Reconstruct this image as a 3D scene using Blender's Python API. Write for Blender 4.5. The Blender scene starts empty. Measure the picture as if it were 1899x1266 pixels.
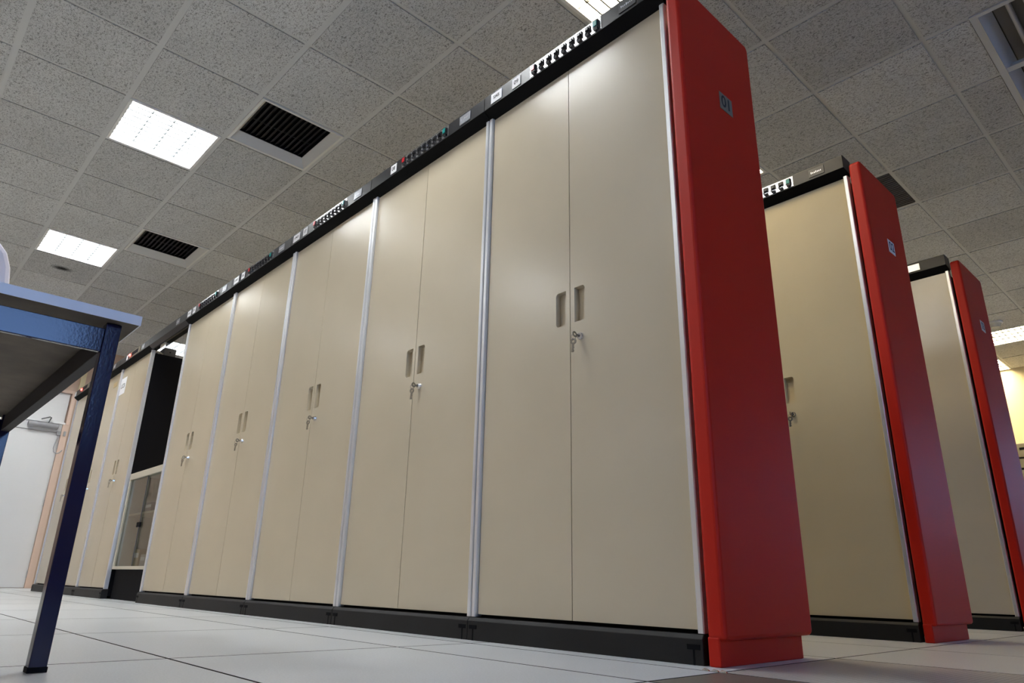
import bpy, bmesh, math, random
from mathutils import Vector, Matrix
from mathutils.geometry import tessellate_polygon
random.seed(7)
S = bpy.context.scene
COL = S.collection

# ------------------------------------------------------------------ camera
F_PX, CX, CY, CZ = 1283.618, .9953, -1.5704, .1739
YAW, PITCH, ROLL = .8253, .3365, .0223
cyw, syw, cp, sp, cr, sr = math.cos(YAW), math.sin(YAW), math.cos(PITCH), math.sin(PITCH), math.cos(ROLL), math.sin(ROLL)
R0 = Vector((cyw, syw, 0)); FW = Vector((-syw * cp, cyw * cp, sp)); U0 = R0.cross(FW)
RT = cr * R0 + sr * U0; UP = -sr * R0 + cr * U0
cam_d = bpy.data.cameras.new('camera'); cam = bpy.data.objects.new('camera', cam_d); COL.objects.link(cam)
cam_d.sensor_width = 36; cam_d.lens = F_PX / 1899 * 36; cam_d.clip_start = .02; cam_d.clip_end = 60
cam.matrix_world = Matrix(((RT.x, UP.x, -FW.x, CX), (RT.y, UP.y, -FW.y, CY), (RT.z, UP.z, -FW.z, CZ), (0, 0, 0, 1)))
S.camera = cam
def proj(P):
    d = Vector(P) - Vector((CX, CY, CZ)); z = d.dot(FW)
    if z < .05: return None
    return 949.5 + F_PX * d.dot(RT) / z, 633 - F_PX * d.dot(UP) / z

# ------------------------------------------------------------------ world, exposure
W = bpy.data.worlds.new('world'); S.world = W; W.use_nodes = True
W.node_tree.nodes['Background'].inputs[0].default_value = (.30, .52, 1.0, 1)
W.node_tree.nodes['Background'].inputs[1].default_value = 3.2
S.view_settings.view_transform = 'Standard'; S.view_settings.look = 'None'
S.view_settings.gamma = 1; S.view_settings.use_curve_mapping = False
S.view_settings.exposure = 1.33
LAMP = 16.0                                   # strength of every ceiling lamp panel
LAMP_COL = (.955, .98, .985); LAMP_MID = (.84, .70, .47); WARM = (1.0, .80, .50)

# ------------------------------------------------------------------ materials
def mat(name, col, rough=.5, metal=0.0, mott=0.0, mscale=6.0, bump=0.0, bscale=200.0, spec=.5, col2=None):
    m = bpy.data.materials.new(name); m.use_nodes = True; nt = m.node_tree; b = nt.nodes['Principled BSDF']
    b.inputs['Base Color'].default_value = (*col, 1); b.inputs['Roughness'].default_value = rough
    b.inputs['Metallic'].default_value = metal; b.inputs['Specular IOR Level'].default_value = spec
    tc = nt.nodes.new('ShaderNodeTexCoord')
    if mott or col2:
        n = nt.nodes.new('ShaderNodeTexNoise'); n.inputs['Scale'].default_value = mscale; n.inputs['Detail'].default_value = 6
        nt.links.new(tc.outputs['Object'], n.inputs['Vector'])
        r = nt.nodes.new('ShaderNodeValToRGB'); r.color_ramp.elements[0].position = .3; r.color_ramp.elements[1].position = .7
        c2 = col2 or tuple(c * (1 - mott) for c in col)
        r.color_ramp.elements[0].color = (*c2, 1); r.color_ramp.elements[1].color = (*col, 1)
        nt.links.new(n.outputs['Fac'], r.inputs[0]); nt.links.new(r.outputs[0], b.inputs['Base Color'])
    if bump:
        n = nt.nodes.new('ShaderNodeTexNoise'); n.inputs['Scale'].default_value = bscale; n.inputs['Detail'].default_value = 3
        nt.links.new(tc.outputs['Object'], n.inputs['Vector'])
        bp = nt.nodes.new('ShaderNodeBump'); bp.inputs['Strength'].default_value = bump; bp.inputs['Distance'].default_value = .002
        nt.links.new(n.outputs['Fac'], bp.inputs['Height']); nt.links.new(bp.outputs[0], b.inputs['Normal'])
    return m
def emat(name, col, s):
    m = bpy.data.materials.new(name); m.use_nodes = True; b = m.node_tree.nodes['Principled BSDF']
    b.inputs['Base Color'].default_value = (.8, .8, .8, 1)
    b.inputs['Emission Color'].default_value = (*col, 1); b.inputs['Emission Strength'].default_value = s
    return m
def tile_mat(name, base, dark, stain=False):
    m = bpy.data.materials.new(name); m.use_nodes = True; nt = m.node_tree; L = nt.links.new; b = nt.nodes['Principled BSDF']
    b.inputs['Roughness'].default_value = .95; b.inputs['Specular IOR Level'].default_value = .1
    g = nt.nodes.new('ShaderNodeNewGeometry'); oi = nt.nodes.new('ShaderNodeObjectInfo')
    mp = nt.nodes.new('ShaderNodeMapping'); mp.inputs['Scale'].default_value = (.62, 1, 1)
    rn = nt.nodes.new('ShaderNodeVectorMath'); rn.operation = 'SCALE'
    cb = nt.nodes.new('ShaderNodeCombineXYZ'); L(oi.outputs['Random'], cb.inputs[0]); L(oi.outputs['Random'], cb.inputs[1])
    L(cb.outputs[0], rn.inputs[0]); rn.inputs['Scale'].default_value = 37
    ad = nt.nodes.new('ShaderNodeVectorMath'); L(g.outputs['Position'], mp.inputs[0]); L(mp.outputs[0], ad.inputs[0]); L(rn.outputs[0], ad.inputs[1])
    n = nt.nodes.new('ShaderNodeTexNoise'); n.inputs['Scale'].default_value = 115; n.inputs['Detail'].default_value = 2.5
    n.inputs['Distortion'].default_value = 1.6; L(ad.outputs[0], n.inputs['Vector'])
    r = nt.nodes.new('ShaderNodeValToRGB'); e = r.color_ramp.elements
    e[0].position = .36; e[0].color = (*dark, 1); e[1].position = .50; e[1].color = (*base, 1); L(n.outputs['Fac'], r.inputs[0])
    n2 = nt.nodes.new('ShaderNodeTexNoise'); n2.inputs['Scale'].default_value = 3; n2.inputs['Detail'].default_value = 4; L(ad.outputs[0], n2.inputs['Vector'])
    mr = nt.nodes.new('ShaderNodeMapRange'); L(n2.outputs['Fac'], mr.inputs[0]); mr.inputs[3].default_value = .84; mr.inputs[4].default_value = 1.12
    m2 = nt.nodes.new('ShaderNodeMapRange'); L(oi.outputs['Random'], m2.inputs[0]); m2.inputs[3].default_value = .9; m2.inputs[4].default_value = 1.08
    mu = nt.nodes.new('ShaderNodeMath'); mu.operation = 'MULTIPLY'; L(mr.outputs[0], mu.inputs[0]); L(m2.outputs[0], mu.inputs[1])
    vs = nt.nodes.new('ShaderNodeVectorMath'); vs.operation = 'SCALE'; L(r.outputs[0], vs.inputs[0])
    if stain:      # soot around a small burnt hole in the middle of this one tile
        tc = nt.nodes.new('ShaderNodeTexCoord'); sc = nt.nodes.new('ShaderNodeVectorMath'); sc.operation = 'MULTIPLY'
        sc.inputs[1].default_value = (14, 9, 0); L(tc.outputs['Object'], sc.inputs[0])
        ln = nt.nodes.new('ShaderNodeVectorMath'); ln.operation = 'LENGTH'; L(sc.outputs[0], ln.inputs[0])
        a2 = nt.nodes.new('ShaderNodeMath'); a2.operation = 'MULTIPLY_ADD'; L(n.outputs['Fac'], a2.inputs[0]); a2.inputs[1].default_value = .5; L(ln.outputs['Value'], a2.inputs[2])
        m3 = nt.nodes.new('ShaderNodeMapRange'); L(a2.outputs[0], m3.inputs[0]); m3.inputs[1].default_value = .55; m3.inputs[2].default_value = 1.25; m3.inputs[3].default_value = .06
        mm = nt.nodes.new('ShaderNodeMath'); mm.operation = 'MULTIPLY'; L(mu.outputs[0], mm.inputs[0]); L(m3.outputs[0], mm.inputs[1]); mu = mm
    L(mu.outputs[0], vs.inputs['Scale']); L(vs.outputs[0], b.inputs['Base Color'])
    bp = nt.nodes.new('ShaderNodeBump'); bp.inputs['Strength'].default_value = .55; bp.inputs['Distance'].default_value = .004
    L(n.outputs['Fac'], bp.inputs['Height']); L(bp.outputs[0], b.inputs['Normal'])
    return m
def floor_mat(name, base, dots=0):
    m = bpy.data.materials.new(name); m.use_nodes = True; nt = m.node_tree; L = nt.links.new; b = nt.nodes['Principled BSDF']
    b.inputs['Roughness'].default_value = .33
    g = nt.nodes.new('ShaderNodeNewGeometry'); oi = nt.nodes.new('ShaderNodeObjectInfo')
    n = nt.nodes.new('ShaderNodeTexNoise'); n.inputs['Scale'].default_value = 5; n.inputs['Detail'].default_value = 8; L(g.outputs['Position'], n.inputs['Vector'])
    n2 = nt.nodes.new('ShaderNodeTexNoise'); n2.inputs['Scale'].default_value = 220; n2.inputs['Detail'].default_value = 2; L(g.outputs['Position'], n2.inputs['Vector'])
    mr = nt.nodes.new('ShaderNodeMapRange'); L(n.outputs['Fac'], mr.inputs[0]); mr.inputs[3].default_value = .86; mr.inputs[4].default_value = 1.1
    m2 = nt.nodes.new('ShaderNodeMapRange'); L(n2.outputs['Fac'], m2.inputs[0]); m2.inputs[3].default_value = .8; m2.inputs[4].default_value = 1.15
    m4 = nt.nodes.new('ShaderNodeMapRange'); L(oi.outputs['Random'], m4.inputs[0]); m4.inputs[3].default_value = .95; m4.inputs[4].default_value = 1.03
    mu = nt.nodes.new('ShaderNodeMath'); mu.operation = 'MULTIPLY'; L(mr.outputs[0], mu.inputs[0]); L(m2.outputs[0], mu.inputs[1])
    mv = nt.nodes.new('ShaderNodeMath'); mv.operation = 'MULTIPLY'; L(mu.outputs[0], mv.inputs[0]); L(m4.outputs[0], mv.inputs[1]); mu = mv
    if dots:
        v = nt.nodes.new('ShaderNodeTexVoronoi'); v.inputs['Scale'].default_value = dots; v.inputs['Randomness'].default_value = 0; L(g.outputs['Position'], v.inputs['Vector'])
        m3 = nt.nodes.new('ShaderNodeMapRange'); L(v.outputs['Distance'], m3.inputs[0]); m3.inputs[1].default_value = .2; m3.inputs[2].default_value = .35; m3.inputs[3].default_value = .55
        mm = nt.nodes.new('ShaderNodeMath'); mm.operation = 'MULTIPLY'; L(mu.outputs[0], mm.inputs[0]); L(m3.outputs[0], mm.inputs[1]); mu = mm
    vs = nt.nodes.new('ShaderNodeVectorMath'); vs.operation = 'SCALE'; vs.inputs[0].default_value = base
    L(mu.outputs[0], vs.inputs['Scale']); L(vs.outputs[0], b.inputs['Base Color'])
    mq = nt.nodes.new('ShaderNodeMapRange'); L(n.outputs['Fac'], mq.inputs[0]); mq.inputs[3].default_value = .26; mq.inputs[4].default_value = .5; L(mq.outputs[0], b.inputs['Roughness'])
    return m
def glass_mat(name, tint, refl=.12):
    m = bpy.data.materials.new(name); m.use_nodes = True; nt = m.node_tree; L = nt.links.new
    o = nt.nodes['Material Output']; nt.nodes.remove(nt.nodes['Principled BSDF'])
    t = nt.nodes.new('ShaderNodeBsdfTransparent'); t.inputs[0].default_value = (*tint, 1)
    g = nt.nodes.new('ShaderNodeBsdfGlossy'); g.inputs['Roughness'].default_value = .03
    fr = nt.nodes.new('ShaderNodeFresnel'); gg = nt.nodes.new('ShaderNodeNewGeometry'); ir = nt.nodes.new('ShaderNodeMapRange')
    ir.inputs[3].default_value = 1.5; ir.inputs[4].default_value = 1 / 1.5; L(gg.outputs['Backfacing'], ir.inputs[0]); L(ir.outputs[0], fr.inputs[0])
    mx = nt.nodes.new('ShaderNodeMixShader'); L(fr.outputs[0], mx.inputs[0]); L(t.outputs[0], mx.inputs[1]); L(g.outputs[0], mx.inputs[2]); L(mx.outputs[0], o.inputs[0])
    return m

M = {}
M['beige'] = mat('beige_enamel', (.63, .548, .40), .25, mott=.07, mscale=2.2, bump=.04, bscale=350, spec=.7)
M['red'] = mat('red_enamel', (.56, .014, .003), .5, mott=.06, mscale=3, bump=.12, bscale=500, spec=.30)
M['alu'] = mat('brushed_aluminium', (.80, .81, .83), .34, .6, bump=.05, bscale=90)
M['black'] = mat('black_plastic', (.016, .016, .018), .36, bump=.08, bscale=400, spec=.4); M['lip'] = mat('matte_black_lip', (.006, .006, .006), .8, spec=.12)
M['carcass'] = mat('black_panel', (.004, .004, .006), .7, spec=.12)
M['plinth'] = mat('plinth_black', (.018, .018, .018), .5, mott=.3, mscale=5, spec=.25)
M['strip'] = mat('switch_strip_metal', (.62, .62, .64), .24, .95)
M['switch'] = mat('switch_black', (.008, .008, .012), .35)
M['redlamp'] = mat('red_button', (.55, .02, .03), .3); M['greenlamp'] = mat('green_button', (.0, .26, .24), .3)
M['redlit'] = emat('red_pilot_light', (1, .03, .02), 6)
M['paper'] = mat('white_paper', (.82, .82, .84), .7); M['ink'] = mat('black_ink', (.02, .02, .02), .7); M['blueink'] = mat('navy_ink', (.03, .035, .10), .7)
M['plate'] = mat('grey_maker_plate', (.36, .37, .40), .35, .5); M['platetxt'] = mat('plate_relief', (.75, .75, .78), .3, .6)
M['dplate'] = mat('dark_maker_plate', (.045, .045, .047), .4); M['silver'] = mat('silver_plate', (.25, .215, .165), .75, spec=.1)
M['chrome'] = mat('chrome', (.8, .8, .82), .12, 1); M['keymetal'] = mat('key_metal', (.30, .28, .24), .35, .9)
M['tile'] = tile_mat('fissured_tile', (.61, .62, .61), (.25, .25, .245))
M['tile_soot'] = tile_mat('fissured_tile_sooty', (.61, .62, .61), (.25, .25, .245), True)
M['tee'] = mat('tee_grey', (.57, .58, .565), .6)
M['slab'] = mat('plenum_dark', (.03, .03, .03), .9)
M['flange'] = mat('vent_frame', (.70, .70, .66), .55); M['slat'] = mat('vent_slat', (.028, .028, .03), .5)
M['housing'] = mat('lamp_housing_white', (.75, .75, .73), .5)
M['blade'] = mat('louvre_aluminium', (.05, .058, .062), .5)
M['lamp'] = emat('lamp_panel', LAMP_COL, LAMP); M['lampwarm'] = emat('lamp_panel_warm', WARM, LAMP); M['lampmid'] = emat('lamp_panel_mid', LAMP_MID, LAMP)
M['reflector'] = mat('lamp_reflector', (.85, .88, .92), .35, .4)
M['floor'] = floor_mat('floor_vinyl', (.63, .645, .655)); M['floor_dark'] = floor_mat('floor_dark_panel', (.20, .18, .15), 300); M['floor_perf'] = floor_mat('floor_perforated', (.54, .52, .49), 75)
M['joint'] = mat('floor_joint', (.03, .028, .03), .7)
M['wall'] = mat('pink_beige_wall', (.62, .46, .36), .75, mott=.05, mscale=2); M['cream'] = mat('cream_wall', (.78, .68, .45), .75, mott=.04, mscale=2)
M['doorwhite'] = mat('white_door_paint', (.80, .80, .80), .45, mott=.03, mscale=3); M['frame'] = mat('pink_frame_paint', (.72, .54, .44), .5)
M['grey'] = mat('grey_metal', (.42, .42, .44), .4, .3); M['dgrey'] = mat('dark_grey_metal', (.10, .10, .105), .5, .2)
M['blue'] = mat('blue_enamel', (.012, .012, .050), .11, mott=.15, mscale=8, bump=.05, bscale=200)
M['edge'] = mat('table_edge_band', (.90, .92, .97), .3, spec=.7); M['under'] = mat('chipboard_underside', (.15, .12, .09), .8, mott=.35, mscale=12)
M['tdark'] = mat('dark_steel_rail', (.022, .018, .018), .6, spec=.2); M['lilac'] = mat('pale_casing', (.74, .71, .78), .5)
M['cabframe'] = mat('cream_frame', (.66, .60, .48), .45); M['inside'] = mat('pale_interior', (.78, .76, .68), .7, mott=.15, mscale=5)
M['glass'] = glass_mat('smoked_glass', (.80, .82, .80)); M['wglass'] = glass_mat('window_glass', (.95, .97, 1))
M['olive'] = mat('olive_grey_metal', (.20, .18, .13), .45); M['brown'] = mat('cardboard', (.35, .22, .10), .8)

# ------------------------------------------------------------------ mesh helpers
class MB:
    def __init__(s): s.v = []; s.f = []; s.m = []
    def add(s, vs, fs, mi=0):
        o = len(s.v); s.v += [tuple(v) for v in vs]; s.f += [tuple(i + o for i in f) for f in fs]; s.m += [mi] * len(fs); return s
    def box(s, x0, x1, y0, y1, z0, z1, mi=0):
        vs = [(x, y, z) for x in (x0, x1) for y in (y0, y1) for z in (z0, z1)]
        return s.add(vs, [(0, 1, 3, 2), (4, 6, 7, 5), (0, 4, 5, 1), (2, 3, 7, 6), (0, 2, 6, 4), (1, 5, 7, 3)], mi)
    def prism(s, prof, a0, a1, axis='x', mi=0):
        n = len(prof)
        def P(a, p): return (a, p[0], p[1]) if axis == 'x' else ((p[0], a, p[1]) if axis == 'y' else (p[0], p[1], a))
        vs = [P(a0, p) for p in prof] + [P(a1, p) for p in prof]
        fs = [tuple(range(n))[::-1], tuple(range(n, 2 * n))] + [(i, (i + 1) % n, n + (i + 1) % n, n + i) for i in range(n)]
        return s.add(vs, fs, mi)
    def cyl(s, p0, p1, r0, r1=None, n=16, mi=0):
        p0, p1 = Vector(p0), Vector(p1); r1 = r0 if r1 is None else r1
        d = (p1 - p0).normalized(); a = d.orthogonal().normalized(); b = d.cross(a)
        vs = []
        for p, r in ((p0, r0), (p1, r1)):
            vs += [p + (a * math.cos(t) + b * math.sin(t)) * r for t in (2 * math.pi * i / n for i in range(n))]
        return s.add(vs, [tuple(range(n))[::-1], tuple(range(n, 2 * n))] + [(i, (i + 1) % n, n + (i + 1) % n, n + i) for i in range(n)], mi)
    def tube(s, pts, r, n=8, mi=0):
        pts = [Vector(p) for p in pts]; vs = []
        for k, p in enumerate(pts):
            d = (pts[min(k + 1, len(pts) - 1)] - pts[max(k - 1, 0)]).normalized()
            a = d.cross(Vector((.13, .31, .94))).normalized(); b = d.cross(a)
            vs += [p + (a * math.cos(t) + b * math.sin(t)) * r for t in (2 * math.pi * i / n for i in range(n))]
        fs = [(k * n + i, k * n + (i + 1) % n, (k + 1) * n + (i + 1) % n, (k + 1) * n + i) for k in range(len(pts) - 1) for i in range(n)]
        fs += [tuple(range(n))[::-1], tuple(range((len(pts) - 1) * n, len(pts) * n))]
        return s.add(vs, fs, mi)
    def mesh(s, name, mats, smooth=False):
        me = bpy.data.meshes.new(name); me.from_pydata(s.v, [], s.f)
        for m in (mats if isinstance(mats, (list, tuple)) else [mats]): me.materials.append(m)
        me.polygons.foreach_set('material_index', s.m)
        bm = bmesh.new(); bm.from_mesh(me); bmesh.ops.recalc_face_normals(bm, faces=bm.faces); bm.to_mesh(me); bm.free()
        if smooth: me.polygons.foreach_set('use_smooth', [True] * len(me.polygons))
        me.update(); return me
    def obj(s, name, mats, parent=None, bevel=0, smooth=False, loc=None):
        return link(name, s.mesh(name, mats, smooth), parent, bevel, loc)
def link(name, me, parent=None, bevel=0, loc=None):
    o = bpy.data.objects.new(name, me); COL.objects.link(o)
    if parent: o.parent = parent
    if loc: o.location = loc
    if bevel:
        b = o.modifiers.new('bevel', 'BEVEL'); b.width = bevel; b.segments = 2; b.limit_method = 'ANGLE'; b.angle_limit = .6
    return o
def tag(o, label=None, cat=None, group=None, kind=None):
    if label: o['label'] = label
    if cat: o['category'] = cat
    if group: o['group'] = group
    if kind: o['kind'] = kind
    return o
def thing(name, loc, label, cat, group=None, rz=0):
    o = bpy.data.objects.new(name, None); COL.objects.link(o); o.location = loc; o.rotation_euler = (0, 0, rz); o.empty_display_size = .1
    return tag(o, label, cat, group)
def struct(o): o['kind'] = 'structure'; return o
def copy_tree(o, parent=None):
    c = o.copy(); COL.objects.link(c); c.parent = parent
    for ch in list(o.children): copy_tree(ch, c)
    return c
_txt = {}
def text_mesh(t, h):
    if (t, h) in _txt: return _txt[t, h]
    cu = bpy.data.curves.new('t', 'FONT'); cu.body = t; cu.size = h; cu.align_x = 'CENTER'; cu.align_y = 'CENTER'; cu.offset = h * .018
    ob = bpy.data.objects.new('t', cu); COL.objects.link(ob); dg = bpy.context.evaluated_depsgraph_get()
    me = bpy.data.meshes.new_from_object(ob.evaluated_get(dg))
    vs = [tuple(v.co) for v in me.vertices]; fs = [tuple(p.vertices) for p in me.polygons]
    bpy.data.objects.remove(ob); bpy.data.curves.remove(cu); bpy.data.meshes.remove(me)
    _txt[t, h] = (vs, fs); return vs, fs
def sheet(name, w, h, t, th, parent, loc, face='-y', mats=None, depth=.002, rot=0):
    """printed tag: plate + lettering in one mesh; local plate lies in its face plane"""
    m = MB()
    def place(x, y, d):
        if rot: x, y = x * math.cos(rot) - y * math.sin(rot), x * math.sin(rot) + y * math.cos(rot)
        return (x, -d, y) if face == '-y' else (d, x, y)
    c = [(-w / 2, -h / 2), (w / 2, -h / 2), (w / 2, h / 2), (-w / 2, h / 2)]
    vs = [place(*p, 0) for p in c] + [place(*p, depth) for p in c]
    m.add(vs, [(0, 1, 2, 3), (4, 5, 6, 7), (0, 1, 5, 4), (1, 2, 6, 5), (2, 3, 7, 6), (3, 0, 4, 7)])
    me_n = len(m.f)
    if t:
        tv, tf = text_mesh(t, th); m.add([place(v[0], v[1], depth + .0006) for v in tv], tf, 1)
    o = m.obj(name, mats or [M['paper'], M['ink']], parent, loc=loc)
    return o

# ------------------------------------------------------------------ room shell
X0, X1, Y0, Y1, H = -9.5, 5.2, -4.6, 9.29, 3.018
floor = struct(MB().box(X0 - .1, X1 + .1, Y0 - .1, Y1 + .1, -.06, -.004).obj('floor', M['joint']))
ceil = struct(MB().box(X0 - .1, X1 + .1, Y0 - .1, Y1 + .1, 3.30, 3.40).obj('ceiling', M['slab']))
struct(MB().box(X0 - .1, X0, Y0 - .1, Y1 + .1, 0, 3.3).obj('wall_left', M['wall']))
BX0, BX1 = 1.7, 2.6
struct(MB().box(X0, BX0, Y1, Y1 + .1, 0, 3.3).box(BX1, X1, Y1, Y1 + .1, 0, 3.3).box(BX0, BX1, Y1, Y1 + .1, 0, .9).box(BX0, BX1, Y1, Y1 + .1, 2.2, 3.3).obj('wall_back', M['cream']))
w2 = MB()
for a_, b_, c_, d_ in ((BX0, BX1, .9, .96), (BX0, BX1, 2.14, 2.2), (BX0, BX0 + .06, .96, 2.14), (BX1 - .06, BX1, .96, 2.14)): w2.box(a_, b_, Y1 + .03, Y1 + .07, c_, d_)
w2 = struct(w2.obj('window_2', M['doorwhite'])); MB().box(BX0 + .06, BX1 - .06, Y1 + .045, Y1 + .05, .96, 2.14).obj('pane', M['wglass'], w2)
struct(MB().box(X0, X1, Y0 - .1, Y0, 0, 3.3).obj('wall_front', M['wall']))
wr = MB(); WY0, WY1, WZ0, WZ1 = -2.6, -.24, 1.3, 2.75
wr.box(X1, X1 + .1, Y0 - .1, WY0, 0, 3.3).box(X1, X1 + .1, WY1, Y1 + .1, 0, 3.3).box(X1, X1 + .1, WY0, WY1, 0, WZ0).box(X1, X1 + .1, WY0, WY1, WZ1, 3.3)
struct(wr.obj('wall_right', M['wall']))
win = struct(MB().box(X1 + .03, X1 + .07, WY0, WY1, WZ0, WZ0 + .06).box(X1 + .03, X1 + .07, WY0, WY1, WZ1 - .06, WZ1).box(X1 + .03, X1 + .07, WY0, WY0 + .06, WZ0, WZ1).box(X1 + .03, X1 + .07, WY1 - .06, WY1, WZ0, WZ1).box(X1 + .03, X1 + .07, -1.43, -1.37, WZ0, WZ1).obj('window_1', M['doorwhite']))
MB().box(X1 + .045, X1 + .05, WY0 + .06, -1.43, WZ0 + .06, WZ1 - .06).obj('pane', M['wglass'], win)
MB().box(X1 + .045, X1 + .05, -1.37, WY1 - .06, WZ0 + .06, WZ1 - .06).obj('pane', M['wglass'], win)

# floor panels: every joint is a real gap
fx = [.09 + .857 * i for i in range(-11, 6)]; fx = [X0] + [x for x in fx if X0 + .05 < x < X1 - .05] + [X1]
fy = [Y0, -3.98, -3.38, -2.78, -2.17, -1.57, -.97, -.355, -.09, .5, 1.09, 1.94, 2.51, 3.1, 3.7, 4.3, 4.9, 5.5, 6.1, 6.7, 7.3, 7.9, 8.5, Y1]
def inframe(pts):
    q = [proj(p) for p in pts]; q = [a for a in q if a]
    if not q: return 0
    xs = [a[0] for a in q]; ys = [a[1] for a in q]
    w = min(max(xs), 1899) - max(min(xs), 0); h = min(max(ys), 1266) - max(min(ys), 0)
    return w * h if w > 0 and h > 0 else 0
rest = MB(); G = .0035; cache = {}
for i in range(len(fx) - 1):
    for j in range(len(fy) - 1):
        a, b, c, d = fx[i] + G, fx[i + 1] - G, fy[j] + G, fy[j + 1] - G
        nx = 6
        vis = inframe([(a + (b - a) * k / nx, c + (d - c) * l / nx, 0) for k in range(nx + 1) for l in range(nx + 1)])
        mt = M['floor']
        if abs(fx[i] - .09) < .01 and abs(fy[j] + .355) < .01: mt = M['floor_dark']
        if abs(fx[i] - .09) < .01 and abs(fy[j] + .09) < .01: mt = M['floor_perf']
        if vis > 80:
            key = (round(b - a, 3), round(d - c, 3), mt.name)
            if key not in cache:
                cache[key] = MB().box(-(b - a) / 2, (b - a) / 2, -(d - c) / 2, (d - c) / 2, -.004, 0).mesh('floor_panel', [mt, M['joint']])
                for p_ in cache[key].polygons:
                    if abs(p_.normal.z) < .5: p_.material_index = 1
            link('floor_panel', cache[key], floor, loc=((a + b) / 2, (c + d) / 2, 0))
        else: rest.box(a, b, c, d, -.004, 0)
tag(rest.obj('floor_panel_field', M['floor'], floor), kind='stuff')

# ceiling grid: tegular tiles of 0.6 m with tees lying deeper in the grooves
gx = [-.32 + .6 * i for i in range(-15, 10)]; gy = [.29 + .6 * k for k in range(-8, 16)]
def cell(x, y): return (round((x + .32) / .6 - .5), round((y - .29) / .6 - .5))
lamp_cells = {}
for x, y, w in [(-3.62, -.61, 0), (-6.02, -.61, 0), (-1.22, -.61, 0), (-8.42, -.61, 0), (-.62, .59, 2), (-3.02, 1.19, 2), (-5.42, 1.19, 2), (-8.42, 1.19, 0),
                (-3.62, -3.01, 0), (-1.22, -3.01, 0), (-6.02, -3.01, 0),
                (-1.22, 2.39, 2), (-4.22, 2.39, 2), (-3.02, 4.79, 2),
                (-.62, 7.79, 1), (-1.22, 7.79, 1), (-1.22, 8.99, 1), (-4.82, 7.79, 1)]:
    lamp_cells[cell(x, y)] = w
vent_cells = [cell(-3.02, -.01), cell(-5.42, -.01)]
dark_cell = cell(-.62, 3.59); soot_cell = cell(-6.62, -.61)
troffer_cells = [cell(.58, 2.39), cell(.58, 2.99)]
skip = set(lamp_cells) | set(vent_cells) | {dark_cell} | set(troffer_cells)
GX, GY = .026, .034       # groove widths: grooves running in y, in x
TW, TD = .6 - GX, .6 - GY
tile_me = MB().box(-TW / 2, TW / 2, -TD / 2, TD / 2, 0, .018).mesh('ceiling_tile', M['tile'])
cand = []; restc = MB()
ix = range(cell(X0 + .3, 0)[0], cell(X1 - .3, 0)[0] + 1); jy = range(cell(0, Y0 + .3)[1], cell(0, Y1 - .3)[1] + 1)
for i in ix:
    for j in jy:
        if (i, j) in skip: continue
        cx_, cy_ = -.32 + .6 * (i + .5), .29 + .6 * (j + .5)
        a = inframe([(cx_ + u * .3, cy_ + v * .3, H) for u in (-1, 0, 1) for v in (-1, 0, 1)])
        cand.append((a, i, j, cx_, cy_))
cand.sort(reverse=True)
for n, (a, i, j, x, y) in enumerate(cand):
    xa, xb = max(x - TW / 2, X0), min(x + TW / 2, X1)
    if a > 60 and n < 295:
        o = link('ceiling_tile', tile_me, ceil, loc=(x, y, H))
        if (i, j) == soot_cell: o.data = tile_me.copy(); o.data.materials[0] = M['tile_soot']
    else: restc.box(xa, xb, y - TD / 2, y + TD / 2, H, H + .018)
for (i, j) in troffer_cells:
    y = .29 + .6 * (j + .5)
    for xa, xb in ((.28 + GX / 2, .497), (.765, .88 - GX / 2)):
        MB().box(xa, xb, y - TD / 2, y + TD / 2, H, H + .018).obj('ceiling_tile', M['tile'], ceil)
tag(restc.obj('ceiling_tile_field', M['tile'], ceil), kind='stuff')
for x in [-.32 + .6 * i for i in range(-15, 10)]:
    if X0 < x < X1: MB().box(x - .019, x + .019, Y0, Y1, H + .007, H + .0075).box(x - .002, x + .002, Y0, Y1, H + .008, H + .04).obj('cross_tee', M['tee'], ceil)
for y in [.29 + .6 * k for k in range(-8, 15)]:
    if Y0 < y < Y1: MB().box(X0, X1, y - .024, y + .024, H + .0055, H + .006).box(X0, X1, y - .002, y + .002, H + .006, H + .04).obj('main_tee', M['tee'], ceil)

# ------------------------------------------------------------------ ceiling lamps
def make_lamp(w):
    r = bpy.data.objects.new('ceiling_light', None); COL.objects.link(r); r.empty_display_size = .1
    fr = MB(); o, i_ = .286, .268
    for a, b, c, d in ((-o, o, -o, -i_), (-o, o, i_, o), (-o, -i_, -i_, i_), (i_, o, -i_, i_)): fr.box(a, b, c, d, -.004, .05)
    fr.obj('frame', M['housing'], r)
    MB().box(-.268, .268, -.268, .268, .034, .05).obj('lamp_panel', M[('lamp', 'lampwarm', 'lampmid')[w]], r)
    bl = MB().box(-.268, .268, -.002, .002, .006, .022).mesh('louvre_blade', M['blade'])
    bl2 = MB().box(-.004, .004, -.268, .268, .006, .022).mesh('louvre_divider', M['blade'])
    for k in range(1, 4): link('louvre_blade', bl, r, loc=(0, -.268 + .536 * k / 4, 0))
    for k in range(1, 9): link('louvre_divider', bl2, r, loc=(-.268 + .536 * k / 9, 0, 0))
    return r
protos = {}
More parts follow.
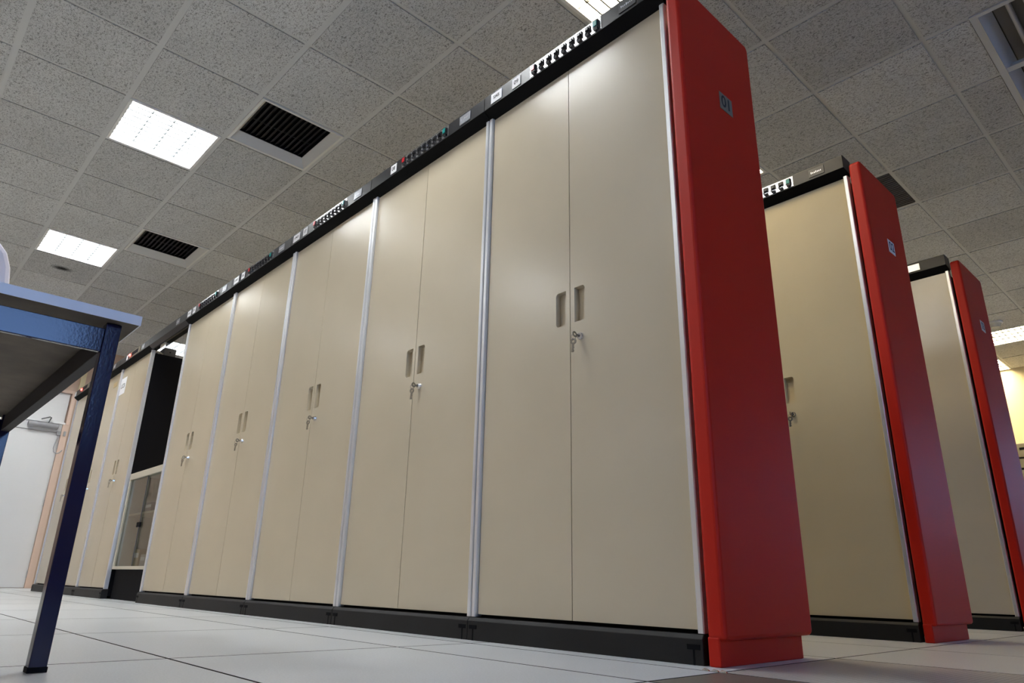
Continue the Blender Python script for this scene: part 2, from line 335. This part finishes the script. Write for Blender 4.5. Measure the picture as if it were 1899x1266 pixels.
LL = {cell(-3.62, -.61): 'bright square louvred ceiling light diagonal to the large dark air vent',
      cell(-6.02, -.61): 'bright square louvred ceiling light beside the sooty ceiling tile',
      cell(-.62, .59): 'bright square ceiling light above the SI45 header',
      cell(-8.42, 1.19): 'bright ceiling light seen over the black side of the UCB cabinet',
      cell(-1.22, 2.39): 'bright ceiling light over the aisle behind the red 02 end panel row front',
      cell(-.62, 7.79): 'bright warm ceiling light near the cream back wall beside the smoke detector',
      cell(-1.22, 7.79): 'warm ceiling light hidden behind the red 03 end panel',
      cell(-1.22, 8.99): 'bright warm ceiling light touching the cream back wall'}
for (i, j), w in lamp_cells.items():
    if w not in protos: o = protos[w] = make_lamp(w)
    else: o = copy_tree(protos[w])
    o.location = (-.32 + .6 * (i + .5), .29 + .6 * (j + .5), H)
    tag(o, LL.get((i, j), 'square louvred ceiling light outside the cabinet aisle view'), 'ceiling light', 'recessed ceiling lights')

# ------------------------------------------------------------------ air vents
def make_vent():
    r = bpy.data.objects.new('air_vent', None); COL.objects.link(r)
    o, i_, q = .286, .270, .232
    rim = MB()
    for a, b, c, d in ((-o, o, -o, -i_), (-o, o, i_, o), (-o, -i_, -i_, i_), (i_, o, -i_, i_)): rim.box(a, b, c, d, -.006, .012)
    rim.obj('rim', M['flange'], r)
    m = MB(); z0, z1 = -.004, .055
    P = [(-i_, -i_, z0), (i_, -i_, z0), (i_, i_, z0), (-i_, i_, z0), (-q, -q, z1), (q, -q, z1), (q, q, z1), (-q, q, z1)]
    for k in range(4):
        a, b = k, (k + 1) % 4
        ov = [Vector(P[a]), Vector(P[b]), Vector(P[4 + b]), Vector(P[4 + a])]
        m.add(ov + [v + Vector((0, 0, .004)) for v in ov], [(0, 1, 2, 3), (4, 5, 6, 7), (0, 1, 5, 4), (1, 2, 6, 5), (2, 3, 7, 6), (3, 0, 4, 7)])
    m.obj('sloped_collar', M['flange'], r)
    d = MB()
    for a, b, c, e in ((-q - .004, q + .004, -q - .004, -q), (-q - .004, q + .004, q, q + .004), (-q - .004, -q, -q, q), (q, q + .004, -q, q)): d.box(a, b, c, e, z1, .2)
    d.box(-q - .004, q + .004, -q - .004, q + .004, .2, .204); d.obj('duct', M['carcass'], r)
    s = MB().prism([(-.014, .004), (-.0125, .004), (.014, .026), (.0125, .026)], -q, q, 'x').mesh('slat', M['slat'])
    for k in range(13): link('slat', s, r, loc=(0, -q + .464 * (k + .5) / 13, z1 + .006))
    link('slat_bar', MB().box(-.004, .004, -q, q, 0, .012).mesh('slat_bar', M['slat']), r, loc=(-.09, 0, z1 + .034)); return r
v0 = make_vent()
for n, (i, j) in enumerate(vent_cells):
    o = v0 if n == 0 else copy_tree(v0); o.location = (-.32 + .6 * (i + .5), .29 + .6 * (j + .5), H)
    tag(o, ['large black slatted air vent beside the nearer bright ceiling light', 'black slatted air vent beside the ceiling light next to the sooty tile'][n], 'air vent', 'ceiling air vents')
i, j = dark_cell; t = thing('air_vent', (-.32 + .6 * (i + .5), .29 + .6 * (j + .5), H), 'dark grey flat return grille behind the red 02 end panel', 'air vent', 'ceiling air vents')
MB().box(-.286, .286, -.286, .286, .006, .012).obj('backing', M['slat'], t)
s = MB().box(-.28, .28, -.004, .004, 0, .006).mesh('slat', M['dgrey'])
for k in range(20): link('slat', s, t, loc=(0, -.27 + .54 * k / 19, 0))

# unlit strip lamp in the ceiling
t = thing('strip_light', (.63, 2.69, H), 'unlit long strip light with bluish reflector recessed in the ceiling', 'ceiling light')
fl = MB().box(-.13, -.095, -.6, .6, -.004, .004).box(.095, .13, -.6, .6, -.004, .004).box(-.095, .095, -.6, -.575, -.004, .004).box(-.095, .095, .575, .6, -.004, .004); fl.obj('flange', M['tee'], t)
MB().add([(-.095, -.575, 0), (-.095, .575, 0), (-.045, .575, .085), (-.045, -.575, .085), (-.099, -.575, 0), (-.099, .575, 0), (-.049, .575, .088), (-.049, -.575, .088)],
         [(0, 1, 2, 3), (7, 6, 5, 4), (0, 4, 5, 1), (2, 6, 7, 3), (0, 3, 7, 4), (1, 5, 6, 2)]).obj('reflector', M['reflector'], t)
MB().box(-.04, .095, -.575, .575, .085, .09).box(.092, .096, -.575, .575, .004, .085).box(-.075, .095, -.58, -.575, .004, .09).box(-.075, .095, .575, .58, .004, .09).obj('housing', M['dgrey'], t)
MB().cyl((.03, -.55, .05), (.03, .55, .05), .013).obj('tube', M['grey'], t)

t = thing('smoke_detector', (-.62, 7.19, H), 'small round smoke detector on the ceiling by the warm light', 'smoke detector')
MB().cyl((0, 0, 0), (0, 0, -.02), .075, .075, 24).obj('base', M['doorwhite'], t, smooth=False)
MB().cyl((0, 0, -.02), (0, 0, -.06), .062, .04, 24).obj('sensor_head', M['tee'], t)

# ------------------------------------------------------------------ cabinets
CW = .877; ZT, ZB = 2.0107, .074; DEP = .40; DY = .012       # width, door top and bottom, depth, door face
def door_mesh(sign):
    """leaf whose seam edge is at local x=0 and hinge edge at x=sign*0.4155; pocket cut near the seam"""
    wd = CW / 2 - .023; g = .0015
    x_a, x_b = g, wd; z_a, z_b = ZB + .004, ZT - .006
    p0, p1, q0, q1, rr = .019, .064, .985, 1.107, .012
    hole = []
    arc = lambda cx_, cz_, a0: [(cx_ + rr * math.cos(a0 + k * math.pi / 8), cz_ + rr * math.sin(a0 + k * math.pi / 8)) for k in range(5)]
    hole = [(p0, q1)] + [(p0, q0)] + arc(p1 - rr, q0 + rr, -math.pi / 2) + arc(p1 - rr, q1 - rr, 0)
    outer = [(x_a, z_a), (x_b, z_a), (x_b, z_b), (x_a, z_b)]
    loops = [[Vector((x, z, 0)) for x, z in outer], [Vector((x, z, 0)) for x, z in hole]]
    tri = tessellate_polygon(loops); allp = outer + hole
    m = MB(); m.add([(sign * x, DY, z) for x, z in allp], [tuple(t_) for t_ in tri])
    fr = [(sign * x, DY, z) for x, z in outer]; bk = [(sign * x, DY + .022, z) for x, z in outer]
    m.add(fr + bk, [(i, (i + 1) % 4, 4 + (i + 1) % 4, 4 + i) for i in range(4)] + [(4, 5, 6, 7)])
    pk = MB(); n = len(hole)
    pk.add([(sign * x, DY, z) for x, z in hole] + [(sign * x, DY + .0215, z) for x, z in hole], [(i, (i + 1) % n, n + (i + 1) % n, n + i) for i in range(n)] + [tuple(range(n, 2 * n))])
    def fin(mb, nm):
        me = bpy.data.meshes.new(nm); me.from_pydata(mb.v, [], mb.f); me.materials.append(M['beige'])
        bm = bmesh.new(); bm.from_mesh(me); bmesh.ops.remove_doubles(bm, verts=bm.verts, dist=1e-5); bmesh.ops.recalc_face_normals(bm, faces=bm.faces)
        bm.to_mesh(me); bm.free(); return me
    return fin(m, 'door'), fin(pk, 'handle_recess')
DM = {s: door_mesh(s) for s in (-1, 1)}
def trim_mesh():
    m = MB(); m.prism([(-.0095, .03), (-.0095, .003), (-.0065, 0), (.0065, 0), (.0095, .003), (.0095, .03)], ZB - .004, ZT - .002, 'z'); return m.mesh('trim', M['alu'])
TRIM = trim_mesh()
BODY = MB().box(.004, CW - .004, .034, DEP, .02, 1.985).mesh('body', M['carcass'])
PL = MB().prism([(-.012, .0), (-.012, .058), (-.004, .068), (.034, .068), (.034, 0)], .001, CW - .001, 'x').mesh('plinth', M['plinth'])
SCREW = MB().box(-.018, .018, -.0135, -.011, -.006, .006).box(-.0025, .0025, -.0128, -.0115, -.045, -.006).mesh('plinth_clip', M['carcass'])
BPROF = [(.03, 2.03), (-.030, 2.0385), (-.030, 2.103), (-.024, 2.108), (.06, 2.108), (.06, 2.03)]
LIP = MB().prism([(.03, 2.009), (.012, 2.009), (-.0295, 2.038), (.03, 2.0295)], .0015, CW - .0015, 'x').mesh('under_lip', M['lip'])
BEAM = MB().prism(BPROF, .0015, CW - .0015, 'x').mesh('header_beam', M['black'])
STRIP = MB().box(0, .36, -.0312, -.0298, 2.044, 2.0985).mesh('switch_strip', M['strip'])
def switch_mesh(cap):
    m = MB(); m.box(-.0115, .0115, -.036, -.031, 2.066, 2.0885).box(-.007, .007, -.042, -.036, 2.069, 2.080)
    m.prism([(-.031, 2.048), (-.038, 2.046), (-.040, 2.055), (-.031, 2.060)], -.008, .008, 'x')
    if cap: m.box(-.0085, .0085, -.0425, -.0395, 2.062, 2.084, 1).box(-.0105, .0105, -.0395, -.031, 2.056, 2.088)
    m.cyl((-.013, -.031, 2.064), (-.013, -.037, 2.064), .0032, n=8, mi=2)
    return m.mesh('switch', [M['switch'], M[cap] if cap else M['switch'], M['chrome']])
SW = {c: switch_mesh(c) for c in (None, 'redlamp', 'greenlamp')}
PLATE = MB().box(-.036, .036, -.0330, -.0298, 2.050, 2.090).mesh('p', M['plate'])
def maker_plate(parent, x, mat_='plate'):
    m = MB().box(-.036, .036, -.0330, -.0298, 2.050, 2.092)
    for k in range(7): m.box(-.026 + .0075 * k, -.022 + .0075 * k, -.0338, -.033, 2.066, 2.066 + (.010 if k in (0, 3) else .007), 1)
    return m.obj('maker_plate', [M[mat_], M['platetxt']], parent, loc=(x, 0, 0))
LOCK = None
def lock_mesh():
    m = MB(); m.cyl((0, DY, 0), (0, DY - .006, 0), .0125, .0115, 20).cyl((0, DY - .006, 0), (0, DY - .014, 0), .0095, .008, 20); return m.mesh('lock', M['chrome'])
LOCK = lock_mesh()
def key_mesh():
    """bow (flat ring) at origin, blade towards -z"""
    m = MB(); n = 16
    for k in range(n):
        a, b = 2 * math.pi * k / n, 2 * math.pi * (k + 1) / n
        q = [(r * math.cos(t_), y, r * math.sin(t_)) for r in (.0045, .0105) for t_ in (a, b) for y in (-.001, .001)]
        m.add(q, [(0, 1, 3, 2), (4, 6, 7, 5), (0, 2, 6, 4), (1, 5, 7, 3)])
    m.box(-.0035, .0035, -.001, .001, -.036, -.0095).box(.003, .0055, -.001, .001, -.034, -.028).box(.003, .005, -.001, .001, -.023, -.018)
    return m.mesh('key', M['keymetal'])
KEY = key_mesh()
RING = MB().tube([(.008 * math.cos(t_), 0, .008 * math.sin(t_)) for t_ in (2 * math.pi * k / 16 for k in range(17))], .0009, 6).mesh('ring', M['keymetal'])
def cabinet(xl, y, label, tags=(), header='switches', plate='plate', keys=None, group='beige equipment cabinets'):
    t = thing('equipment_cabinet', (xl, y, 0), label, 'cabinet', group)
    link('body', BODY, t); pl = link('plinth', PL, t, .0015)
    for k in (0, 1): link('plinth_clip', SCREW, pl, loc=(.028 if k == 0 else CW - .026, 0, .040))
    for s in (-1, 1):
        d = link('door', DM[s][0], t, loc=(CW / 2, 0, 0)); link('handle_recess', DM[s][1], d)
        if s == 1: link('lock', LOCK, d, loc=(.047, 0, .928))
        link('side_trim', TRIM, t, loc=(CW / 2 + s * (CW / 2 - .0115), 0, 0), bevel=0)
    hb = link('header_beam', BEAM, t, .0012); link('under_lip', LIP, hb)
    if header == 'switches':
        link('switch_strip', STRIP, hb, loc=(.276, 0, 0))
        for k in range(9): link('switch', SW['redlamp' if k == 0 else 'greenlamp' if k == 8 else None], hb, loc=(.276 + .022 + .0395 * k, 0, 0))
        maker_plate(hb, .752, plate)
    elif header == 'slot':
        m = MB(); m.box(.30, .62, -.0325, -.0298, 2.046, 2.098).box(.36, .56, -.0335, -.0324, 2.055, 2.090, 1); m.cyl((.335, -.0325, 2.07), (.335, -.045, 2.07), .012, .010, 12, 2)
        m.obj('lamp_panel', [M['silver'], M['carcass'], M['redlit']], hb); maker_plate(hb, .70)
    else: maker_plate(hb, .70, 'platetxt')
    for txt, x, w, th in tags: sheet('name_tag', w, .046, txt, th, hb, (x, -.0305, 2.071))
    if keys:
        k = thing('key_pair', (xl + CW / 2 + .047, y + DY - .014, .928), keys, 'keys', 'cabinet keys left in the locks')
        a = link('key', KEY, k, loc=(0, -.017, 0)); a.rotation_euler = (Matrix.Rotation(math.pi / 2, 3, 'X') @ Matrix.Rotation(math.radians(100), 3, 'Z')).to_euler()
        r = link('ring', RING, k, loc=(-.001, -.022, -.010)); r.rotation_euler = (0, 0, math.radians(70))
        b = link('key', KEY, k, loc=(-.002, -.022, -.025)); b.rotation_euler = (0, math.radians(6), math.radians(20))
    return t
S4 = lambda a, x, w=.066: (a, x, w, .022)
cabs = {}
cabs['A'] = cabinet(-CW, 0, 'beige double-door cabinet with header tags SI45 and 09, against the red 01 end panel', [S4('SI45', .078), ('09', .197, .048, .026)], plate='dplate', keys='two small keys hanging from the lock of the SI45 cabinet')
cabs['B'] = cabinet(-2 * CW, 0, 'beige double-door cabinet with single header tag 08, next to the SI45 cabinet', [('08', .205, .048, .028)], keys='two small keys hanging from the lock of the cabinet tagged 08')
cabs['C'] = cabinet(-3 * CW, 0, 'beige double-door cabinet, third along from the red 01 end panel', [('APM20', .070, .078, .019), ('07', .178, .050, .026)], keys='two small keys hanging from the third cabinet lock counted from the red 01 end panel')
cabs['D'] = cabinet(-4 * CW, 0, 'beige double-door cabinet, fourth along from the red 01 end panel', [('APM20', .078, .078, .019), ('06', .186, .050, .026)], keys='two small keys hanging from the fourth cabinet lock counted from the red 01 end panel')
cabs['E'] = cabinet(-5 * CW, 0, 'beige double-door cabinet directly beside the empty slot with the glass cabinet', [('AP20', .070, .066, .019), ('05', .170, .050, .026)], keys='two small keys in the lock of the cabinet beside the empty slot')
cabs['G'] = cabinet(-7 * CW, 0, 'beige cabinet with a white UCB sheet on its door and a red pilot light above', [('', .235, .045, .02)], 'slot', keys='two small keys in the lock of the cabinet with the UCB sheet')
cabs['H'] = cabinet(-8 * CW, 0, 'beige cabinet mostly behind the blue table leg, next to the UCB cabinet', [], 'slot', keys='two small keys in the lock of the cabinet behind the blue table leg')
cabs['I'] = cabinet(-9 * CW, 0, 'last beige cabinet of the row, nearest the white door', [('', .05, .05, .02)], 'slot', keys='two small keys in the lock of the cabinet nearest the white door')
cabs['J'] = cabinet(-CW, 1.457, 'beige cabinet of the middle row with switches on its grey header', [], plate='dplate', keys='two small keys hanging from the lock of the cabinet with red 02 end panel')
cabs['K'] = cabinet(-CW, 2.911, 'beige cabinet with a plain black header and one pale plate, near the back wall', [], 'plain', keys='two small keys in the lock of the cabinet with red 03 end panel')
M['beige_aged'] = mat('yellowed_enamel', (.63, .525, .325), .48, mott=.10, mscale=2.2, bump=.04, bscale=350, spec=.35)
for d in [o for o in cabs['J'].children if o.name.startswith('door')]:
    for o in [d] + [c for c in d.children if c.name.startswith('handle')]:
        o.data = o.data.copy(); o.data.materials[0] = M['beige_aged']
gdoor = [o for o in cabs['G'].children if o.name.startswith('door')][0]
o = sheet('paper_sheet', .185, .16, 'UCB', .06, gdoor, (-.335, DY - .0002, 1.83), depth=.001)
hd = [o for o in cabs['H'].children if o.name.startswith('door')][1]
sheet('brass_plate', .12, .05, '', .02, hd, (.25, DY, 1.90), mats=[mat('brass_tag', (.45, .33, .14), .4), M['ink']])

# header bridging the empty slot (open-bottomed channel)
t = thing('bridge_header', (-6 * CW, 0, 0), 'dark open channel header bridging the empty slot between two cabinets', 'beam')
MB().prism([(.0, 2.012), (.012, 2.012), (-.018, 2.04), (-.018, 2.10), (.10, 2.10), (.10, 2.06), (.104, 2.06), (.104, 2.106), (-.030, 2.106), (-.030, 2.038)], .0015, CW - .0015, 'x').obj('channel', M['black'], t)
maker_plate(t, .70)
MB().box(0, CW, .013, .097, 2.0985, 2.0995).obj('inner_tray', M['silver'], t)

# red end panels
def end_panel(y, num, label, ink):
    t = thing('end_panel', (0, y, 0), label, 'end panel', 'red end panels')
    a = lambda cy_, cz_, r, t0, n=4: [(cy_ + r * math.cos(t0 + k * math.pi / 2 / n), cz_ + r * math.sin(t0 + k * math.pi / 2 / n)) for k in range(n + 1)]
    prof = [(-.012, .056)] + a(.424, .076, .018, -math.pi / 2) + [(.441, 2.032), (.412, 2.062)] + a(.018, 2.042, .030, math.pi / 2)[0:5]
    prof = [(-.012, .058)] + a(.424, .074, .016, -math.pi / 2) + [(.441, 2.044), (.428, 2.060)] + a(.010, 2.038, .022, math.pi / 2)
    m = MB(); n = len(prof)
    # section across x: outer skin stands proud, lower edge rounded in towards the kick plate
    m.prism(prof, .013, .062, 'x'); pp = m.obj('side_panel', M['red'], t, .011); pp.modifiers[0].segments = 3
    MB().box(.013, .0455, -.0118, .405, 0, .066).obj('kick_plate', M['red'], t, .004)
    sheet('number_plate', .078, .066, num, .062, t, (.0622, .236, 1.695), '+x', [M['silver'] if num == '01' else M['paper'], ink], .0015)
    return t
end_panel(0, '01', 'tall red end panel with a grey 01 number plate, beside the SI45 cabinet', M['ink'])
end_panel(1.457, '02', 'tall red end panel of the middle row, its number plate white with navy digits', M['blueink'])
end_panel(2.911, '03', 'tall red end panel nearest the cream back wall and the smoke detector', M['blueink'])

# glass-fronted cabinet standing in the empty slot
gx0, gx1, gz0, gz1, gy_ = -5.235, -4.40, .215, .945, .022
t = thing('glass_cabinet', (gx0, gy_, 0), 'low cream cabinet with sliding glass doors standing in the empty slot', 'cabinet')
w_, h_ = gx1 - gx0, gz1 - gz0
b = MB(); b.box(.012, w_ - .012, .36, .37, gz0, gz1).box(0, .012, .012, .37, gz0, gz1).box(w_ - .012, w_, .012, .37, gz0, gz1).box(.012, w_ - .012, .012, .36, gz0, gz0 + .012).box(.012, w_ - .012, .012, .36, gz1 - .012, gz1); b.obj('body', M['inside'], t)
fr = MB().box(0, w_, 0, .012, gz1 - .05, gz1).box(0, w_, 0, .012, gz0, gz0 + .022).box(0, .024, 0, .012, gz0 + .022, gz1 - .05).box(w_ - .024, w_, 0, .012, gz0 + .022, gz1 - .05); fr.obj('frame', M['cabframe'], t, .002)
MB().box(.012, w_ - .012, .04, .36, gz0 + .40, gz0 + .415).obj('shelf', M['cabframe'], t)
for k, (a, bb, yy) in enumerate(((.024, w_ / 2 + .02, .014), (w_ / 2 - .02, w_ - .024, .022))):
    p = MB().box(a, bb, yy, yy + .004, gz0 + .022, gz1 - .05).obj('sliding_pane', M['glass'], t)
    xx = bb - .035 if k == 0 else a + .035
    MB().box(xx - .018, xx + .018, yy - .006 if k == 0 else yy - .012, yy, gz0 + .30, gz0 + .335).obj('pane_handle', M['carcass'], p)
MB().box(w_ / 2 + .012, w_ / 2 + .022, .012, .018, gz0 + .022, gz1 - .05).obj('pane_edge_strip', M['dgrey'], t)
MB().box(0, w_, .03, .36, 0, gz0).obj('pedestal', M['carcass'], t)
cols = [(.45, .38, .26), (.5, .5, .48), (.35, .25, .16), (.55, .52, .42), (.3, .3, .33), (.5, .42, .3)]
for k, (x, z, w1, h1) in enumerate([(.06, gz0 + .012, .13, .14), (.24, gz0 + .012, .12, .10), (.47, gz0 + .012, .14, .20), (.64, gz0 + .012, .12, .13), (.12, gz0 + .415, .15, .09), (.50, gz0 + .415, .16, .12)]):
    o = thing('carton', (gx0 + x, gy_ + .12, z), ['tan carton in the left corner at the bottom of the glass cabinet', 'light grey carton on the bottom of the glass cabinet', 'tall dark brown carton on the bottom of the glass cabinet', 'pale straw carton on the bottom of the glass cabinet', 'dark grey flat carton on the glass cabinet shelf', 'buff carton on the glass cabinet shelf'][k], 'box', 'cartons in the glass cabinet')
    c = mat('carton_%d' % k, cols[k], .8); MB().box(0, w1, 0, .18, 0, h1).obj('box', c, o, .002); MB().box(.01, w1 - .01, -.001, 0, h1 * .55, h1 * .8).obj('paper_band', M['paper'], o)

# small dark device lying on the UCB cabinet
t = thing('power_supply', (-6 * CW - .14, .10, 1.985), 'small dark grey metal box lying on top of the UCB cabinet', 'box')
MB().box(0, .125, 0, .10, 0, .07).obj('case', M['dgrey'], t, .004); MB().cyl((.1255, .05, .035), (.1275, .05, .035), .006, n=12).obj('screw', M['carcass'], t)
t = thing('cable_bundle', (-6 * CW - .02, .02, 1.985), 'short pale cables lying over the edge of the UCB cabinet top', 'cable')
MB().tube([(-.02, .0, .008), (.0, .02, .02), (.004, .05, .014), (-.01, .09, .010), (-.06, .12, .008)], .006).obj('cable', M['cabframe'], t, smooth=True)
MB().tube([(-.05, .03, .008), (-.01, .04, .024), (.0, .07, .012), (-.05, .10, .008)], .005).obj('cable', M['dgrey'], t, smooth=True)

# ------------------------------------------------------------------ blue table
TX1, TX0, TY1, TY0, TZ = -.600, -1.98, -1.202, -2.00, .709
t = thing('table', ((TX0 + TX1) / 2, (TY0 + TY1) / 2, 0), 'blue steel-framed table with pale edge band and dark underside', 'table')
hx, hy = (TX1 - TX0) / 2, (TY1 - TY0) / 2
top = MB().box(-hx + .002, hx - .002, -hy + .002, hy - .002, TZ - .020, TZ).obj('table_top', M['under'], t)
top.data.materials.append(M['edge'])
for p in top.data.polygons:
    if p.normal.z > .5: p.material_index = 1
eb = MB().box(hx - .002, hx, -hy, hy, TZ - .021, TZ + .0005).box(-hx, -hx + .002, -hy, hy, TZ - .021, TZ + .0005).box(-hx + .002, hx - .002, hy - .002, hy, TZ - .021, TZ + .0005).box(-hx + .002, hx - .002, -hy, -hy + .002, TZ - .021, TZ + .0005)
eb.obj('edge_band', M['edge'], top)
ins = .029; lw = .030
for sx in (-1, 1):
    for sy in (-1, 1):
        x, y = sx * (hx - ins - lw / 2), sy * (hy - ins - lw / 2)
        lg = MB().box(x - lw / 2, x + lw / 2, y - lw / 2, y + lw / 2, .008, TZ - .021).obj('leg', M['blue'], t, .0015)
        MB().box(x - lw / 2 - .0015, x + lw / 2 + .0015, y - lw / 2 - .0015, y + lw / 2 + .0015, 0, .010).obj('foot', M['carcass'], lg, .001)
az0, az1 = .622, .674
for sx in (-1, 1): MB().box(sx * (hx - ins - .002) - .012, sx * (hx - ins - .002) + .0 if sx > 0 else sx * (hx - ins - .002) + .012, -hy + ins + lw, hy - ins - lw, az0, az1).obj('apron', M['blue'], t, .0015)
for sy in (-1, 1): MB().box(-hx + ins + lw, hx - ins - lw, min(sy * (hy - ins), sy * (hy - ins - .025)), max(sy * (hy - ins), sy * (hy - ins - .025)), az0 + .010, az1 + .012).obj('apron', M['tdark'], t, .0015)

# pale casing on the table (only its rounded flank shows)
t = thing('computer_monitor', (-1.30, -1.62, TZ), 'pale lilac rounded plastic casing standing on the blue table', 'monitor')
prof = [(-.20, 0), (.224, 0), (.224, .15), (.221, .20), (.213, .25), (.197, .29), (.168, .322), (.12, .338), (.08, .342), (-.20, .342)]
MB().prism(prof, -.15, .10, 'x').obj('casing', M['lilac'], t, .012)
MB().box(-.16, -.148, -.15, .15, .05, .24).obj('screen', M['carcass'], t)

# ------------------------------------------------------------------ left wall: door with closer
dw = X0
door = struct(MB().box(dw, dw + .03, -.76, .185, .006, 1.885).obj('door_1', M['doorwhite'], None, .003))
MB().box(dw, dw + .035, -.76, .185, 1.890, 2.00).obj('door_head_rail', M['doorwhite'], door, .003)
MB().box(dw, dw + .022, -.76, .200, 2.025, 2.41).obj('transom_panel', M['doorwhite'], door, .004)
MB().box(dw, dw + .05, -.80, .215, 2.00, 2.024).obj('transom_rail', M['doorwhite'], door, .003)
for z in (.16, 1.0, 1.72): MB().cyl((dw + .035, .19, z - .04), (dw + .035, .19, z + .04), .009).obj('hinge', M['grey'], door)
struct(MB().box(dw, dw + .055, .187, .262, 0, 2.0).box(dw, dw + .055, .215, .262, 2.0, 2.45).box(dw, dw + .055, -.84, .215, 2.412, 2.45).obj('trim_1', M['frame'], None, .003))
struct(MB().box(dw, dw + .03, .27, .33, 2.46, 3.0).obj('trim_2', M['cream'], None))
t = thing('door_closer', (dw + .035, -.03, 1.935), 'silver cylindrical door closer above the white door leaf', 'door closer')
MB().cyl((.035, -.16, .02), (.035, .165, .02), .034, n=20).box(0, .03, -.16, .165, -.012, .052).obj('cylinder_body', M['grey'], t)
MB().cyl((.035, -.163, .02), (.035, -.159, .02), .026).cyl((.035, .1645, .02), (.035, .168, .02), .026).obj('end_cap', M['dgrey'], t)
MB().tube([(.04, .05, .05), (.05, .07, .125), (.05, .055, .13), (.02, -.03, .095)], .007).obj('arm', M['dgrey'], t)
t = thing('door_cable', (dw + .03, .165, 1.885), 'thin grey cable looping from the white door to its frame', 'cable')
MB().box(0, .03, -.025, .02, -.03, .02).obj('junction_box', M['grey'], t)
MB().tube([(.02, -.005, -.03), (.025, -.012, -.10), (.03, -.025, -.20), (.03, -.015, -.245), (.03, .02, -.265), (.03, .05, -.25), (.03, .075, -.215)], .006).obj('cable', M['grey'], t, smooth=True)
t = thing('door_contact', (dw + .055, .225, 1.88), 'small grey contact box on the pink door frame', 'sensor')
MB().box(0, .025, -.012, .012, -.03, .03).cyl((.025, 0, 0), (.03, 0, 0), .007).obj('case', M['grey'], t, .002)

# ------------------------------------------------------------------ far right
t = thing('storage_cabinet', (-1.0, 8.80, 0), 'tall olive grey storage cabinet in front of the cream back wall', 'cabinet')
MB().box(-.45, .45, 0, .45, .06, 1.76).obj('body', M['olive'], t, .004); MB().box(-.43, .43, .02, .45, 0, .06).obj('plinth', M['carcass'], t)
for k in range(4): 
    d = MB().box(-.44, .44, -.016, 0, .08 + .42 * k, .48 + .42 * k).obj('drawer', M['olive'], t, .003); MB().box(-.08, .08, -.022, -.016, .36 + .42 * k, .385 + .42 * k).obj('pull', M['carcass'], d)
lid = MB().box(-.46, .46, -.02, .46, 1.775, 1.94).obj('top_box', M['olive'], t, .006); MB().box(.05, .13, -.024, -.02, 1.86, 1.89).obj('slot', M['carcass'], lid)
for k in range(3): 
    t = thing('floor_clip', (.055 + .022 * k, -.092 + .003 * (k % 2), 0), 'shiny scrap of metal foil in the floor joint before the red 01 end panel', 'scrap', 'metal scraps in the floor joint')
    MB().add([(-.010, -.004, .0005), (.010, -.005, .0005), (.008, .005, .0005), (-.009, .004, .0005), (-.003, -.001, .006), (.004, .001, .004)], [(0, 1, 2, 3), (0, 1, 5, 4), (1, 2, 5), (2, 3, 4, 5), (3, 0, 4)]).obj('foil', M['chrome'], t)
